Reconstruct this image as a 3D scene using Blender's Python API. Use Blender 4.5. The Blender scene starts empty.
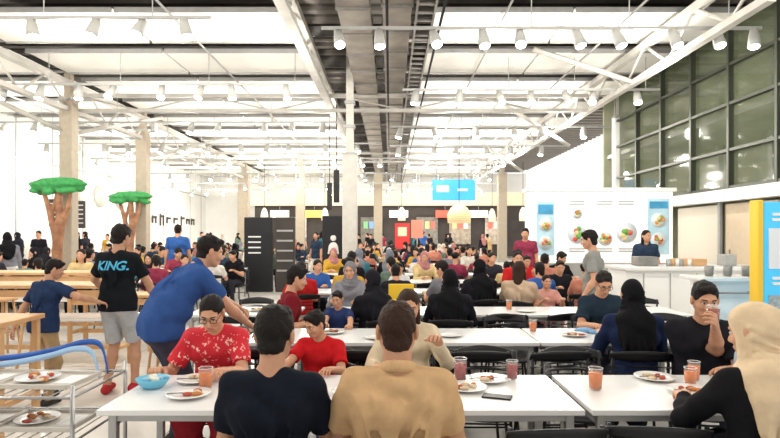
import bpy, bmesh, math, random
import numpy as np
from mathutils import Vector, Matrix
random.seed(4)
sc=bpy.context.scene
try:
    sc.view_settings.view_transform='Standard'
    sc.view_settings.look='None'
    sc.view_settings.exposure=0.3
except Exception as e: print(e)
COL=sc.collection
# ------------------------------------------------------------------ materials
MC={}
def mat(name,c,rough=.6,metal=0,emis=None,es=1,noise=0,nscale=8,c2=None,bump=0,bscale=60,alpha=1,trans=0,spec=.5):
    if name in MC: return MC[name]
    m=bpy.data.materials.new(name); m.use_nodes=True; nt=m.node_tree; b=nt.nodes['Principled BSDF']
    b.inputs['Base Color'].default_value=(*c,1); b.inputs['Roughness'].default_value=rough
    b.inputs['Metallic'].default_value=metal; b.inputs['Alpha'].default_value=alpha
    b.inputs['Transmission Weight'].default_value=trans; b.inputs['Specular IOR Level'].default_value=spec
    if emis: b.inputs['Emission Color'].default_value=(*emis,1); b.inputs['Emission Strength'].default_value=es
    if noise or c2 or bump:
        tc=nt.nodes.new('ShaderNodeTexCoord')
    if noise or c2:
        n=nt.nodes.new('ShaderNodeTexNoise'); n.inputs['Scale'].default_value=nscale; n.inputs['Detail'].default_value=3
        nt.links.new(tc.outputs['Object'],n.inputs['Vector'])
        r=nt.nodes.new('ShaderNodeValToRGB'); r.color_ramp.elements[0].position=.35; r.color_ramp.elements[1].position=.65
        d=c2 if c2 else tuple(v*(1-noise) for v in c)
        r.color_ramp.elements[0].color=(*d,1); r.color_ramp.elements[1].color=(*c,1)
        nt.links.new(n.outputs['Fac'],r.inputs['Fac']); nt.links.new(r.outputs['Color'],b.inputs['Base Color'])
    if bump:
        n2=nt.nodes.new('ShaderNodeTexNoise'); n2.inputs['Scale'].default_value=bscale
        nt.links.new(tc.outputs['Object'],n2.inputs['Vector'])
        bp=nt.nodes.new('ShaderNodeBump'); bp.inputs['Strength'].default_value=bump; bp.inputs['Distance'].default_value=.01
        nt.links.new(n2.outputs['Fac'],bp.inputs['Height']); nt.links.new(bp.outputs['Normal'],b.inputs['Normal'])
    MC[name]=m; return m
def cloth(c): 
    return mat('fabric_%02d_%02d_%02d'%tuple(int(v*99) for v in c),c,.9,noise=.15,nscale=14,bump=.3,bscale=22,spec=.1)
def skinm(k=1): 
    return mat('skin_%d'%int(k*100),(.62*k,.33*k,.205*k),.5,noise=.08,nscale=20,spec=.3)
HAIR=mat('hair_black',(.012,.009,.008),.65,bump=.6,bscale=190,spec=.2)
HAIRB=mat('hair_brown',(.035,.017,.011),.65,bump=.6,bscale=190,spec=.2)
EYEW=mat('eye_white',(.8,.78,.75),.3); EYED=mat('eye_iris',(.02,.012,.01),.15); LIP=mat('lips',(.5,.17,.14),.45)
def floral():
    m=mat('fabric_red_floral',(.62,.02,.03),.8); nt=m.node_tree; b=nt.nodes['Principled BSDF']
    tc=nt.nodes.new('ShaderNodeTexCoord'); v=nt.nodes.new('ShaderNodeTexVoronoi'); v.inputs['Scale'].default_value=17
    nz=nt.nodes.new('ShaderNodeTexNoise'); nz.inputs['Scale'].default_value=30
    ad=nt.nodes.new('ShaderNodeMixRGB'); ad.blend_type='LINEAR_LIGHT'; ad.inputs[0].default_value=.06
    r=nt.nodes.new('ShaderNodeValToRGB'); e=r.color_ramp.elements; r.color_ramp.interpolation='CONSTANT'
    e[0].position=0; e[0].color=(.9,.75,.6,1); e[1].position=.16; e[1].color=(.9,.35,.32,1)
    x=e.new(.27); x.color=(.62,.015,.03,1)
    nt.links.new(tc.outputs['Object'],ad.inputs[1]); nt.links.new(tc.outputs['Object'],nz.inputs['Vector'])
    nt.links.new(nz.outputs['Color'],ad.inputs[2]); nt.links.new(ad.outputs[0],v.inputs['Vector'])
    nt.links.new(v.outputs['Distance'],r.inputs['Fac']); nt.links.new(r.outputs['Color'],b.inputs['Base Color'])
    return m
FLORAL=floral()
# ------------------------------------------------------------------ implicit surface kit
def surfnets(D,o,h):
    S=D<0; sh=tuple(n-1 for n in D.shape); c=np.zeros(sh,np.int8)
    for i in (0,1):
        for j in (0,1):
            for k in (0,1): c+=S[i:i+sh[0],j:j+sh[1],k:k+sh[2]]
    act=(c>0)&(c<8); idx=np.argwhere(act); n=len(idx)
    if n==0: return np.zeros((0,3)),np.zeros((0,4),int)
    vid=-np.ones(sh,np.int64); vid[act]=np.arange(n)
    acc=np.zeros((n,3)); cnt=np.zeros(n)
    for ax in range(3):
        for p in (0,1):
            for q in (0,1):
                ca=[0,0,0]; ca[(ax+1)%3]=p; ca[(ax+2)%3]=q; cb=list(ca); cb[ax]=1
                a=idx+ca; b=idx+cb; da=D[a[:,0],a[:,1],a[:,2]]; db=D[b[:,0],b[:,1],b[:,2]]
                m=(da<0)!=(db<0); t=da[m]/(da[m]-db[m]); pt=a[m].astype(float); pt[:,ax]+=t
                acc[m]+=pt; cnt[m]+=1
    V=o+h*acc/cnt[:,None]; Q=[]
    for ax in range(3):
        u=(ax+1)%3; w=(ax+2)%3
        s0=[slice(None)]*3; s1=[slice(None)]*3
        s0[ax]=slice(None,-1); s1[ax]=slice(1,None)
        for t in (u,w): s0[t]=slice(1,-1); s1[t]=slice(1,-1)
        A=S[tuple(s0)]; B=S[tuple(s1)]; I=np.argwhere(A!=B); f=A[tuple(I.T)]
        I[:,u]+=1; I[:,w]+=1
        def g(du,dw):
            J=I.copy(); J[:,u]+=du; J[:,w]+=dw; return vid[J[:,0],J[:,1],J[:,2]]
        q=np.stack([g(-1,-1),g(0,-1),g(0,0),g(-1,0)],1); q[~f]=q[~f][:,::-1]; Q.append(q)
    return V,np.concatenate(Q)
A3=lambda v:np.array(v,float)
class Field:
    def __init__(s,k=.03): s.p=[]; s.k=k
    def cap(s,a,b,ra,rb,k=None,sq=None,cut=None,neg=False):
        s.p.append(('c',A3(a),A3(b),ra,rb,s.k if k is None else k,sq,cut or [],neg)); return s
    def ell(s,c,r,R=None,k=None,cut=None,neg=False):
        s.p.append(('e',A3(c),A3(r),R,0,s.k if k is None else k,None,cut or [],neg)); return s
    def mesh(s,h,wr=0,cuts=(),hw=0):
        lo=np.full(3,9e9); hi=-lo; bb=[]
        for p in s.p:
            if p[0]=='c': r=max(p[3],p[4]); l=np.minimum(p[1],p[2])-r; u=np.maximum(p[1],p[2])+r
            else: r=max(p[2]) if p[3] is not None else p[2]; l=p[1]-r; u=p[1]+r
            m=p[5]+2*h; bb.append((l-m,u+m))
            if not p[8]: lo=np.minimum(lo,l); hi=np.maximum(hi,u)
        lo-=.02+3*h; hi+=.02+3*h; n=np.ceil((hi-lo)/h).astype(int)+1
        D=np.full(n,1.0); ax=[lo[i]+h*np.arange(n[i]) for i in range(3)]
        for p,(l,u) in zip(s.p,bb):
            i0=np.clip(((l-lo)/h).astype(int),0,n-1); i1=np.clip(np.ceil((u-lo)/h).astype(int)+1,1,n)
            if (i1<=i0).any(): continue
            sl=tuple(slice(i0[i],i1[i]) for i in range(3))
            X,Y,Z=np.meshgrid(ax[0][sl[0]],ax[1][sl[1]],ax[2][sl[2]],indexing='ij')
            if p[0]=='c':
                a=p[1]; ab=p[2]-a; x=X-a[0]; y=Y-a[1]; z=Z-a[2]
                L=ab@ab+1e-12; t=np.clip((x*ab[0]+y*ab[1]+z*ab[2])/L,0,1)
                x=x-t*ab[0]; y=y-t*ab[1]; z=z-t*ab[2]
                if p[6] is not None:
                    w,f=p[6]; q=(x*w[0]+y*w[1]+z*w[2])*(1/f-1); x=x+q*w[0]; y=y+q*w[1]; z=z+q*w[2]
                d=np.sqrt(x*x+y*y+z*z)-(p[3]+(p[4]-p[3])*t)
                if p[6] is not None: d=d*min(1,max(p[6][1],.5))
            else:
                x=X-p[1][0]; y=Y-p[1][1]; z=Z-p[1][2]
                if p[3] is not None:
                    R=p[3]; x,y,z=[x*R[0][i]+y*R[1][i]+z*R[2][i] for i in range(3)]
                r=p[2]; k0=np.sqrt((x/r[0])**2+(y/r[1])**2+(z/r[2])**2); k1=np.sqrt((x/r[0]**2)**2+(y/r[1]**2)**2+(z/r[2]**2)**2)+1e-9
                d=k0*(k0-1)/k1
            for (c,nn) in p[7]:
                d=np.maximum(d,(X-c[0])*nn[0]+(Y-c[1])*nn[1]+(Z-c[2])*nn[2])
            E=D[sl]; k=p[5]
            if p[8]:
                d=-d
                hh=np.maximum(k-np.abs(E-d),0)/k if k>0 else 0
                D[sl]=np.maximum(E,d)+hh*hh*k*.25
            else:
                hh=np.maximum(k-np.abs(E-d),0)/k if k>0 else 0
                D[sl]=np.minimum(E,d)-hh*hh*k*.25
        if wr or cuts or hw:
            X,Y,Z=np.meshgrid(*ax,indexing='ij')
            if wr: D+=wr*(np.sin(21*X+9*Z+2*np.sin(13*Z+7*Y))*np.sin(17*Z-8*X+2*np.sin(11*X+5*Y))+.6*np.sin(38*Z+22*X+3*np.sin(15*Y)))
            if hw: D+=hw*(np.sin(150*X+3*np.sin(60*Z+40*Y))*np.sin(120*Y+90*Z+2*np.sin(70*X))+.7*np.sin(85*Z+110*X+60*Y))
            for (c,nn) in cuts: D=np.maximum(D,(X-c[0])*nn[0]+(Y-c[1])*nn[1]+(Z-c[2])*nn[2])
        for i in range(3):
            q=[slice(None)]*3; q[i]=0; D[tuple(q)]=1; q[i]=-1; D[tuple(q)]=1
        return surfnets(D,lo,h)
# ------------------------------------------------------------------ poly mesh kit
class MB:
    def __init__(s): s.V=[];s.F=[];s.I=[];s.S=[];s.m=[];s.n=0
    def mi(s,m):
        if m not in s.m: s.m.append(m)
        return s.m.index(m)
    def add(s,V,F,m,smooth=True):
        i=s.mi(m); o=s.n; V=[tuple(v) for v in V]; s.V+=V; s.n+=len(V)
        F=F.tolist() if hasattr(F,'tolist') else F
        s.F+=[tuple(x+o for x in f) for f in F]; s.I+=[i]*len(F); s.S+=[smooth]*len(F)
    def field(s,f,h,m,wr=0,cuts=(),hw=0):
        V,F=f.mesh(h,wr,cuts,hw); s.add(V.tolist(),F,m)
    def box(s,c,sz,m,bev=0,R=None):
        R=R or Matrix.Identity(3); c=Vector(c)
        if bev:
            b=bmesh.new(); bmesh.ops.create_cube(b,size=1)
            for v in b.verts: v.co=Vector((v.co.x*sz[0],v.co.y*sz[1],v.co.z*sz[2]))
            bmesh.ops.bevel(b,geom=b.edges[:],offset=bev,segments=2,profile=.5,affect='EDGES')
            b.verts.index_update(); V=[c+R@v.co for v in b.verts]; F=[[v.index for v in f.verts] for f in b.faces]; b.free()
            s.add(V,F,m,False); return
        V=[c+R@Vector((x*sz[0]/2,y*sz[1]/2,z*sz[2]/2)) for x in(-1,1) for y in(-1,1) for z in(-1,1)]
        s.add(V,[(0,1,3,2),(4,6,7,5),(0,4,5,1),(2,3,7,6),(0,2,6,4),(1,5,7,3)],m,False)
    def tube(s,P,r,m,seg=8,closed=False):
        P=[Vector(p) for p in P]; n=len(P); rr=r if isinstance(r,(list,tuple)) else [r]*n; V=[];F=[]
        for i,p in enumerate(P):
            t=(P[(i+1)%n] if (i<n-1 or closed) else p)-(P[i-1] if (i>0 or closed) else p); t.normalize()
            a=t.cross(Vector((0,0,1))); 
            if a.length<.1: a=t.cross(Vector((0,1,0)))
            a.normalize(); b=t.cross(a)
            for j in range(seg):
                q=2*math.pi*j/seg; V.append(p+rr[i]*(math.cos(q)*a+math.sin(q)*b))
        for i in range(n if closed else n-1):
            for j in range(seg):
                k=(i+1)%n; F.append((i*seg+j,k*seg+j,k*seg+(j+1)%seg,i*seg+(j+1)%seg))
        if not closed: F.append(tuple(range(seg))); F.append(tuple(range((n-1)*seg+seg-1,(n-1)*seg-1,-1)))
        s.add(V,F,m,seg>4)
    def lathe(s,prof,m,c=(0,0,0),seg=24):
        V=[];F=[]; c=Vector(c)
        for r,z in prof:
            for j in range(seg):
                q=2*math.pi*j/seg; V.append(c+Vector((r*math.cos(q),r*math.sin(q),z)))
        for i in range(len(prof)-1):
            for j in range(seg): F.append((i*seg+j,i*seg+(j+1)%seg,(i+1)*seg+(j+1)%seg,(i+1)*seg+j))
        s.add(V,F,m)
    def sheet(s,fn,nu,nv,off,m):
        P=[Vector(fn(i/nu,j/nv)) for i in range(nu+1) for j in range(nv+1)]; N=len(P); off=Vector(off)
        V=P+[p+off for p in P]; F=[]; w=nv+1
        for i in range(nu):
            for j in range(nv):
                a=i*w+j; F.append((a,a+1,a+w+1,a+w)); F.append((N+a,N+a+w,N+a+w+1,N+a+1))
        for i in range(nu):
            a=i*w; F.append((a,a+w,N+a+w,N+a)); a=i*w+nv; F.append((a,N+a,N+a+w,a+w))
        for j in range(nv):
            a=j; F.append((a,N+a,N+a+1,a+1)); a=nu*w+j; F.append((a,a+1,N+a+1,N+a))
        s.add(V,F,m)
    def mesh(s,name):
        me=bpy.data.meshes.new(name); me.from_pydata([tuple(v) for v in s.V],[],s.F)
        for m in s.m: me.materials.append(m)
        me.polygons.foreach_set('material_index',s.I); me.polygons.foreach_set('use_smooth',s.S); me.update(); return me
    def obj(s,name,loc=(0,0,0),yaw=0,sc=1): return place(s.mesh(name),name,loc,yaw,sc)
def place(me,name,loc=(0,0,0),yaw=0,sc=1):
    o=bpy.data.objects.new(name,me); COL.objects.link(o); o.location=loc; o.rotation_euler=(0,0,math.radians(yaw)); o.scale=(sc,)*3; return o
# ------------------------------------------------------------------ people
def nrm(v): v=A3(v); return v/(np.linalg.norm(v)+1e-9)
def ik(a,t,l1,l2,hint):
    a=A3(a);t=A3(t);d=t-a;L=np.linalg.norm(d)
    if L>(l1+l2)*.995: t=a+d/L*(l1+l2)*.995; d=t-a; L=np.linalg.norm(d)
    if L<abs(l1-l2)+.03: L=abs(l1-l2)+.03
    u=d/np.linalg.norm(d); c=(l1*l1+L*L-l2*l2)/(2*L); hgt=math.sqrt(max(l1*l1-c*c,0))
    hv=A3(hint); hv=hv-u*(hv@u); hv=nrm(hv); return a+u*c+hv*hgt,a+u*L
def hand(f,w,dr,nm,thumb,curl=25,spread=1,k=.005):
    dr=nrm(dr); nm=A3(nm); nm=nrm(nm-dr*(nm@dr)); la=np.cross(dr,nm)
    if la@A3(thumb)<0: la=-la
    kn=[]
    for i,(o,l) in enumerate([(.030,.086),(.010,.09),(-.011,.086),(-.030,.078)]):
        p=w+dr*l+la*o; kn.append(p); f.cap(w+la*o*.55-dr*.01,p,.017,.0125,k=.014)
    for i,L in enumerate([.072,.082,.076,.058]):
        p=kn[i]; d0=nrm(dr+la*(1.5-i)*.07*spread); ang=0
        for j,fr in enumerate((.45,.32,.23)):
            ang+=math.radians(curl*(1,1.2,.8)[j]); d=d0*math.cos(ang)+nm*math.sin(ang); q=p+d*L*fr
            f.cap(p,q,.0098-.001*j,.0092-.0012*j,k=k); p=q
    b=w+dr*.018+la*.026; m=b+nrm(dr*.75+la*.75+nm*.3)*.045; e=m+nrm(dr*.95+la*.25+nm*.45)*.034; g=e+nrm(dr*.9+nm*.6)*.026
    f.cap(b,m,.017,.0125,k=.01); f.cap(m,e,.0115,.0105,k=k); f.cap(e,g,.0105,.0085,k=k)
def person_mesh(name,x=0,y=0,yaw=0,pose='sit',H=1.7,lean=5,side=0,hy=0,hp=0,hl=None,hr=None,build=1,sk=1,top=(.1,.1,.1),
        bot=(.05,.05,.07),sleeve='short',legs='pants',hair='short',hairm=None,hij=None,shoe=(.05,.05,.05),q=1,glasses=False,
        feet=None,topm=None,collar=None,curl=30,eye=True,belly=0,hairvol=0,seat=.45,nl=(0,0,-1),nr=(0,0,-1),el=None,er=None,hf=1,neck=.053):
    s=H/1.72; cy,sy=math.cos(math.radians(yaw)),math.sin(math.radians(yaw))
    def loc(p):
        dx,dy=p[0]-x,p[1]-y; return A3(((dx*cy+dy*sy)/s,(-dx*sy+dy*cy)/s,p[2]/s))
    def rot(l,sd):
        l,sd=math.radians(l),math.radians(sd); Rx=A3([[1,0,0],[0,math.cos(l),math.sin(l)],[0,-math.sin(l),math.cos(l)]])
        Ry=A3([[math.cos(sd),0,math.sin(sd)],[0,1,0],[-math.sin(sd),0,math.cos(sd)]]); return Ry@Rx
    sit=pose=='sit'; pz=(seat+.1)/s if sit else .95
    P=A3((0,0 if sit else -.2*math.sin(math.radians(lean)),pz)); T=rot(lean,side); Th=rot(lean*.5,side*.5)
    W=P+Th@A3((0,0,.14)); C=W+T@A3((0,-.01,.17)); N=C+T@A3((0,-.02,.18))
    hyr,hpr=math.radians(hy),math.radians(hp+lean*.6)
    Rz=A3([[math.cos(hyr),-math.sin(hyr),0],[math.sin(hyr),math.cos(hyr),0],[0,0,1]])
    Rp=A3([[1,0,0],[0,math.cos(hpr),math.sin(hpr)],[0,-math.sin(hpr),math.cos(hpr)]]); Hm=Rz@Rp
    hc=N+T@A3((0,.015,.045))+Hm@A3((0,.015,.115)); hd=lambda *v:hc+Hm@A3(v)
    mb=MB(); SK=skinm(sk); TOP=topm or cloth(top); BOT=cloth(bot); HR=hairm or HAIR
    b=build
    arms=[]
    for sgn,tg,nm,eh in ((-1,hl,nl,el),(1,hr,nr,er)):
        S=C+T@A3((sgn*.165*(.5+.5*b),-.005,.115))
        if tg is None: t=A3((sgn*.17,.36,.80/s)) if sit else A3((sgn*.27,.06,.82))
        else: t=loc(tg)
        hint=(sgn*.5,-.35,-1) if sit or tg is not None else (sgn*.3,-1,0)
        if eh: hint=eh
        E,Wr=ik(S,t,.285,.25,hint); arms.append((sgn,S,E,Wr,nm))
    f=Field(.02)
    f.cap(N+T@A3((0,-.005,-.05)),hd(0,-.02,-.04),neck*1.08*(.6+.4*b),neck*(.8+.2*b)); f.cap(N+T@A3((-.07,0,-.03)),N+T@A3((.07,0,-.03)),.04,.04,k=.04)
    for sgn,S,E,Wr,nm in arms:
        f.cap(S,E,.05*b,.039*(.6+.4*b)); f.cap(E,E+(Wr-E)*.35,.039,.041*(.6+.4*b),k=.015); f.cap(E+(Wr-E)*.35,Wr,.041*(.6+.4*b),.025,k=.015)
    mb.field(f,.010*q,SK)
    for sgn,S,E,Wr,nm in arms:
        f=Field(.01); fd=nrm(Wr-E); f.cap(Wr-fd*.03,Wr,.0265,.025,k=.01)
        d2=nrm(fd+A3((0,.25,0))*(1 if sit else 0))
        hand(f,Wr,d2,nm,(-sgn,.3,.2),curl); mb.field(f,.0045 if q==1 else .0062,SK)
    R=Hm; f=Field(.02)
    f.ell(hd(0,-.012,.03),(.074,.092,.086),R); f.ell(hd(0,.018,-.03),(.061,.07,.082),R,k=.03); f.ell(hd(0,.056,-.092),(.027,.024,.02),R,k=.03)
    for g in (-1,1):
        f.cap(hd(g*.05,.0,-.045),hd(g*.022,.055,-.09),.022,.017); f.ell(hd(g*.035,.058,-.032),(.024,.024,.022),R)
        f.ell(hd(g*.08,-.010,-.008),(.010,.019,.033),R,k=.006); f.cap(hd(g*.012,.082,.018),hd(g*.042,.074,.02),.011,.009,k=.012)
    f.cap(hd(0,.082,.004),hd(0,.103,-.034),.008,.0125,k=.012); f.cap(hd(-.012,.093,-.04),hd(.012,.093,-.04),.0085,.0085,k=.008)
    f.ell(hd(0,.08,-.067),(.025,.013,.014),R,k=.012)
    for g in (-1,1): f.ell(hd(g*.031,.095,-.001),(.017,.015,.0095),R,k=.009,neg=True)
    f.cap(hd(0,-.02,-.05),N,neck*.95,neck,k=.03)
    mb.field(f,.0052*(1 if q==1 else 1.7),SK)
    if eye:
        f=Field(0.001); 
        for g in (-1,1): f.ell(hd(g*.031,.0775,-.001),(.0125,.0105,.0075),R)
        mb.field(f,.003*q,EYEW)
        f=Field(.001)
        for g in (-1,1): f.ell(hd(g*.031,.0855,-.001),(.0062,.0045,.0065),R); f.cap(hd(g*.02,.0885,.0065),hd(g*.043,.083,.005),.0022,.002)
        mb.field(f,.0026*q,EYED)
        f=Field(.002)
        for g in (-1,1): f.cap(hd(g*.016,.0945,.021),hd(g*.045,.084,.025),.0042,.003)
        mb.field(f,.003*q,HR)
        f=Field(.004); f.cap(hd(-.019,.087,-.064),hd(.019,.087,-.064),.0045,.0045); f.ell(hd(0,.09,-.068),(.017,.007,.0075),R); mb.field(f,.003*q,LIP)
    if glasses:
        for g in (-1,1): mb.tube([hd(g*.034+.024*math.cos(a),.1,-.002+.018*math.sin(a)) for a in np.linspace(0,2*math.pi,17)[:-1]],.0024,EYED,5,True); mb.tube([hd(g*.058,.1,.004),hd(g*.078,.0,.006)],.002,EYED,5)
        mb.tube([hd(-.01,.102,.002),hd(.01,.102,.002)],.002,EYED,5)
    if hair in('short','long','bun','bob'):
        fem=hair!='short'; up=R@nrm((0,.75,-1)) if not fem else R@nrm((0,.45,-1))
        f=Field(.015); v=hairvol; low=hd(0,-.02,-.038 if hair=='short' else -.06)
        f.ell(hd(0,-.016,.034+v*.3),(.079+v*.6,.097+v*.6,.088+v),R,cut=[(low,up)])
        if not fem:
            f.ell(hd(0,-.045,-.045),(.060,.052,.05),R,k=.02,cut=[(hd(0,-.02,-.082),R@A3((0,0,-1)))])
            rr=random.Random(int(abs(x*100+y*37)))
            for i in range(20):
                a=rr.uniform(0,6.28); t=rr.uniform(.05,1); f.ell(hd(.06*math.sin(a)*t**.5,-.012+.075*math.cos(a)*t**.5,.118-.04*t+v*1.1),(.018,.02,.013),R,k=.010)
            f.cap(hd(-.03,.06,.085),hd(.025,.064,.087),.018+v*.4,.020+v*.4,k=.02)
        else:
            f.cap(hd(0,-.08,.122),hd(0,.05,.124),.006,.004,k=.01,neg=True)
        if hair=='long':
            f.cap(hd(0,-.05,.0),hd(0,-.085,-.17),.078,.06,sq=(R@A3((0,1,0)),.6)); f.cap(hd(-.06,-.03,.02),hd(-.075,.0,-.17),.028,.02); f.cap(hd(.06,-.03,.02),hd(.075,.0,-.17),.028,.02)
        if hair=='bob': f.cap(hd(-.06,-.03,.02),hd(-.066,-.02,-.07),.026,.018); f.cap(hd(.06,-.03,.02),hd(.066,-.02,-.07),.026,.018); f.cap(hd(0,-.06,.0),hd(0,-.07,-.07),.06,.045)
        if hair=='bun': f.ell(hd(0,-.11,.05),(.045,.04,.045),R)
        f.ell(hd(0,.112,-.020 if not fem else -.012),(.096 if not fem else .085,.078,.094 if not fem else .092),R,k=.010,neg=True)
        if hair=='short':
            for g in (-1,1): f.ell(hd(g*.09,.002,-.028),(.024,.034,.048),R,k=.008,neg=True)
        mb.field(f,.0048*(1 if q==1 else 2.1),HR,hw=.0020 if q==1 else 0)
    if hij:
        HJ=cloth(hij); f=Field(.03)
        f.ell(hd(0,-.018,.02),(.083*hf,.108*hf,.105*(.5+.5*hf)),R); f.cap(hd(0,-.005,-.06),N+T@A3((0,0,.0)),.074*hf,.080*hf,k=.04)
        f.ell(N+T@A3((0,-.01,-.06)),(.165*b*hf,.12,.11),T,k=.06); f.ell(N+T@A3((0,.075,-.12)),(.12*hf,.05,.14),T,k=.04); f.ell(N+T@A3((0,-.08,-.15)),(.14*hf,.05,.20),T,k=.05)
        for g in (-1,1):
            for i in range(4):
                a0=hd(g*.055,.055-.012*i,.06-.035*i); a1=hd(g*(.082)*hf,-.03,.02-.045*i); a2=hd(g*.045*hf,-.10*hf,-.03-.05*i)
                f.cap(a0,a1,.006,.010,k=.012); f.cap(a1,a2,.010,.007,k=.012)
        for i in range(3):
            cc=N+T@A3((0,.012*i,.055-.035*i)); rr_=(.082+.012*i)*hf
            pts=[cc+T@A3((rr_*math.cos(a),rr_*.95*math.sin(a),.018*math.sin(a+i)-.02*math.sin(a))) for a in np.linspace(0,2*math.pi,13)]
            for a,b2 in zip(pts,pts[1:]): f.cap(a,b2,.012,.012,k=.014)
        for i in range(5):
            xx=-.10+.05*i; f.cap(N+T@A3((xx*.7,-.085,.0)),N+T@A3((xx*1.1*hf,-.125,-.28)),.012,.014,k=.02)
        f.ell(hd(0,.105,-.016),(.054,.075,.08),R,k=.012,neg=True); mb.field(f,.0075*(1 if q==1 else 1.8),HJ,wr=.004)
    f=Field(.045)
    hem=[(P+A3((0,0,-.10)),A3((0,0,-1)))] if not sit else []
    f.cap(C+T@A3((-.085*b,.0,.03)),C+T@A3((.085*b,.0,.03)),.112*(.7+.3*b),.112*(.7+.3*b),sq=(T@A3((0,0,1)),1.25)); 
    f.cap(W+T@A3((-.06*b,.01+belly*.4,0)),W+T@A3((.06*b,.01+belly*.4,0)),.112*b+belly,.112*b+belly,k=.06); f.cap(P+A3((-.07*b,0,.01)),P+A3((.07*b,0,.01)),.123*b,.123*b,cut=hem,k=.05)
    if not sit: f.cap(P+A3((-.075*b,0,-.06)),P+A3((.075*b,0,-.06)),.122*b,.122*b,cut=hem,k=.03)
    f.cap(N+T@A3((-.035,-.005,-.055)),N+T@A3((.035,-.005,-.055)),.07,.07,k=.04)
    for sgn,S,E,Wr,nm in arms:
        f.cap(N+T@A3((sgn*.05,-.005,-.045)),S,.062,.062*(.5+.5*b),k=.04)
        if sleeve=='short':
            e=S+(E-S)*.72; f.cap(S,S+(E-S)*.85,.066*(.5+.5*b),.064*(.5+.5*b),k=.025,cut=[(e,nrm(E-S))])
        elif sleeve=='long':
            f.cap(S,E,.064*(.5+.5*b),.052,k=.025); f.cap(E,Wr+(Wr-E)*.05,.052,.038,k=.02,cut=[(Wr-(Wr-E)*.04,nrm(Wr-E))])
    rr=random.Random(int(abs(x*71+y*13))+3)
    if q==1:
        for i in range(9):
            u0=rr.uniform(-.13,.13)*b; sg=1 if rr.random()<.5 else -1
            f.cap(C+T@A3((u0,-.113*(.7+.3*b),rr.uniform(.02,.1))),W+T@A3((u0*.5+sg*rr.uniform(0,.05),-.112*b,rr.uniform(-.02,.08))),.006,.010,k=.022)
        for sgn in(-1,1):
            f.cap(C+T@A3((sgn*.15*b,-.075,.09)),C+T@A3((sgn*.085*b,-.118,-.03)),.009,.006,k=.02)
            f.cap(W+T@A3((sgn*.14*b,-.03,.05)),W+T@A3((sgn*.05*b,-.11*b,.0)),.010,.006,k=.02)
    f.cap(N+T@A3((0,.03,.03)),N+T@A3((0,.05,.12)),.05,.06,k=.012,neg=True)
    mb.field(f,(.0085 if q==1 else .019),TOP,wr=.0045)
    if collar:
        f=Field(.01); 
        pts=[N+T@A3((.062*math.cos(a),.060*math.sin(a)-.005,.018-.022*math.sin(a))) for a in np.linspace(0,2*math.pi,15)]
        for i in range(14): f.cap(pts[i],pts[i+1],.012,.012); f.cap(pts[i]+T@A3((0,0,-.018))*1,pts[i+1]+T@A3((0,0,-.018)),.016,.016)
        mb.field(f,.006,cloth(collar) if isinstance(collar,tuple) else TOP)
    f=Field(.03); g=Field(.02); sh=Field(.01)
    r0=.12*b; f.cap(P+A3((-.065*b,0,-.03)),P+A3((.065*b,0,-.03)),r0,r0)
    for i,sgn in enumerate((-1,1)):
        hj=P+A3((sgn*.085,0,-.05))
        if sit:
            kn=A3((sgn*.12,.41,pz-.02)); az=max(.085,kn[2]-.42); an=A3((sgn*.12,.37,az))
        else:
            ft=feet[i] if feet else (sgn*.1,0); kn,an=ik(hj,(ft[0],ft[1],.085),.43,.42,(0,1,0))
        fd=A3((sgn*.15,1,0)); fd/=np.linalg.norm(fd)
        if legs=='pants': f.cap(hj,kn,.09*b,.064,k=.04); f.cap(kn,an,.064,.05,k=.02,cut=[(an+A3((0,0,-.01)),A3((0,0,-1)))])
        elif legs=='shorts':
            e=hj+(kn-hj)*.92; f.cap(hj,kn,.092*b,.082,k=.04,cut=[(e,nrm(kn-hj))]); g.cap(hj+(kn-hj)*.6,kn,.06,.05); g.cap(kn,kn+(an-kn)*.35,.048,.054); g.cap(kn+(an-kn)*.35,an,.054,.032)
        else:
            f.cap(hj,kn,.1*b,.09,k=.09); f.cap(kn,an*.92+A3((0,0,.02)),.09,.085,k=.08,cut=[(A3((0,0,.05)),A3((0,0,-1)))])
        a0=A3((an[0],an[1],an[2]-.04)); g.cap(an+A3((0,0,.06)),an+A3((0,0,-.02)),.036,.038)
        sh.cap(a0-fd*.045,a0+fd*.13,.042,.036,cut=[(a0+A3((0,0,-.042)),A3((0,0,-1)))],k=.01); sh.cap(a0-fd*.03,an+A3((0,0,-.005)),.042,.04,cut=[(a0+A3((0,0,-.042)),A3((0,0,-1)))],k=.02)
    mb.field(g,.010*q,SK); mb.field(f,.011*q,BOT,wr=.003); mb.field(sh,.009*q,cloth(shoe))
    me=mb.mesh(name); me['tm']=me.materials.find(TOP.name); me['bm']=me.materials.find(BOT.name)
    me['hj']=me.materials.find(cloth(hij).name) if hij else -1
    return me,s
def person(name,x,y,yaw=0,**kw):
    me,s=person_mesh(name,x=x,y=y,yaw=yaw,**kw); return place(me,name,(x,y,0),yaw,s)
# ------------------------------------------------------------------ common materials
WHITE=mat('paint_white',(.86,.86,.84),.6,noise=.03,nscale=2); TABW=mat('laminate_white',(.80,.80,.79),.25,noise=.02,nscale=3)
STEEL=mat('galvanised_steel',(.30,.29,.27),.45,.5,noise=.25,nscale=6); BLK=mat('powder_black',(.015,.015,.017),.45,bump=.1,spec=.3)
GREYM=mat('grey_metal',(.42,.42,.41),.4,.3,noise=.1); DARK=mat('roof_void_dark',(.12,.11,.10),.9,noise=.4,nscale=1.5)
WOOD=mat('pine_wood',(.68,.42,.2),.5,c2=(.55,.31,.14),nscale=5); BEAMW=mat('beam_white',(.56,.54,.50),.6,noise=.15,nscale=3)
LAMP=mat('lamp_glow',(1,1,1),.5,emis=(1,.97,.9),es=14); COLB=mat('column_taupe',(.42,.36,.28),.7,noise=.1)
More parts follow.
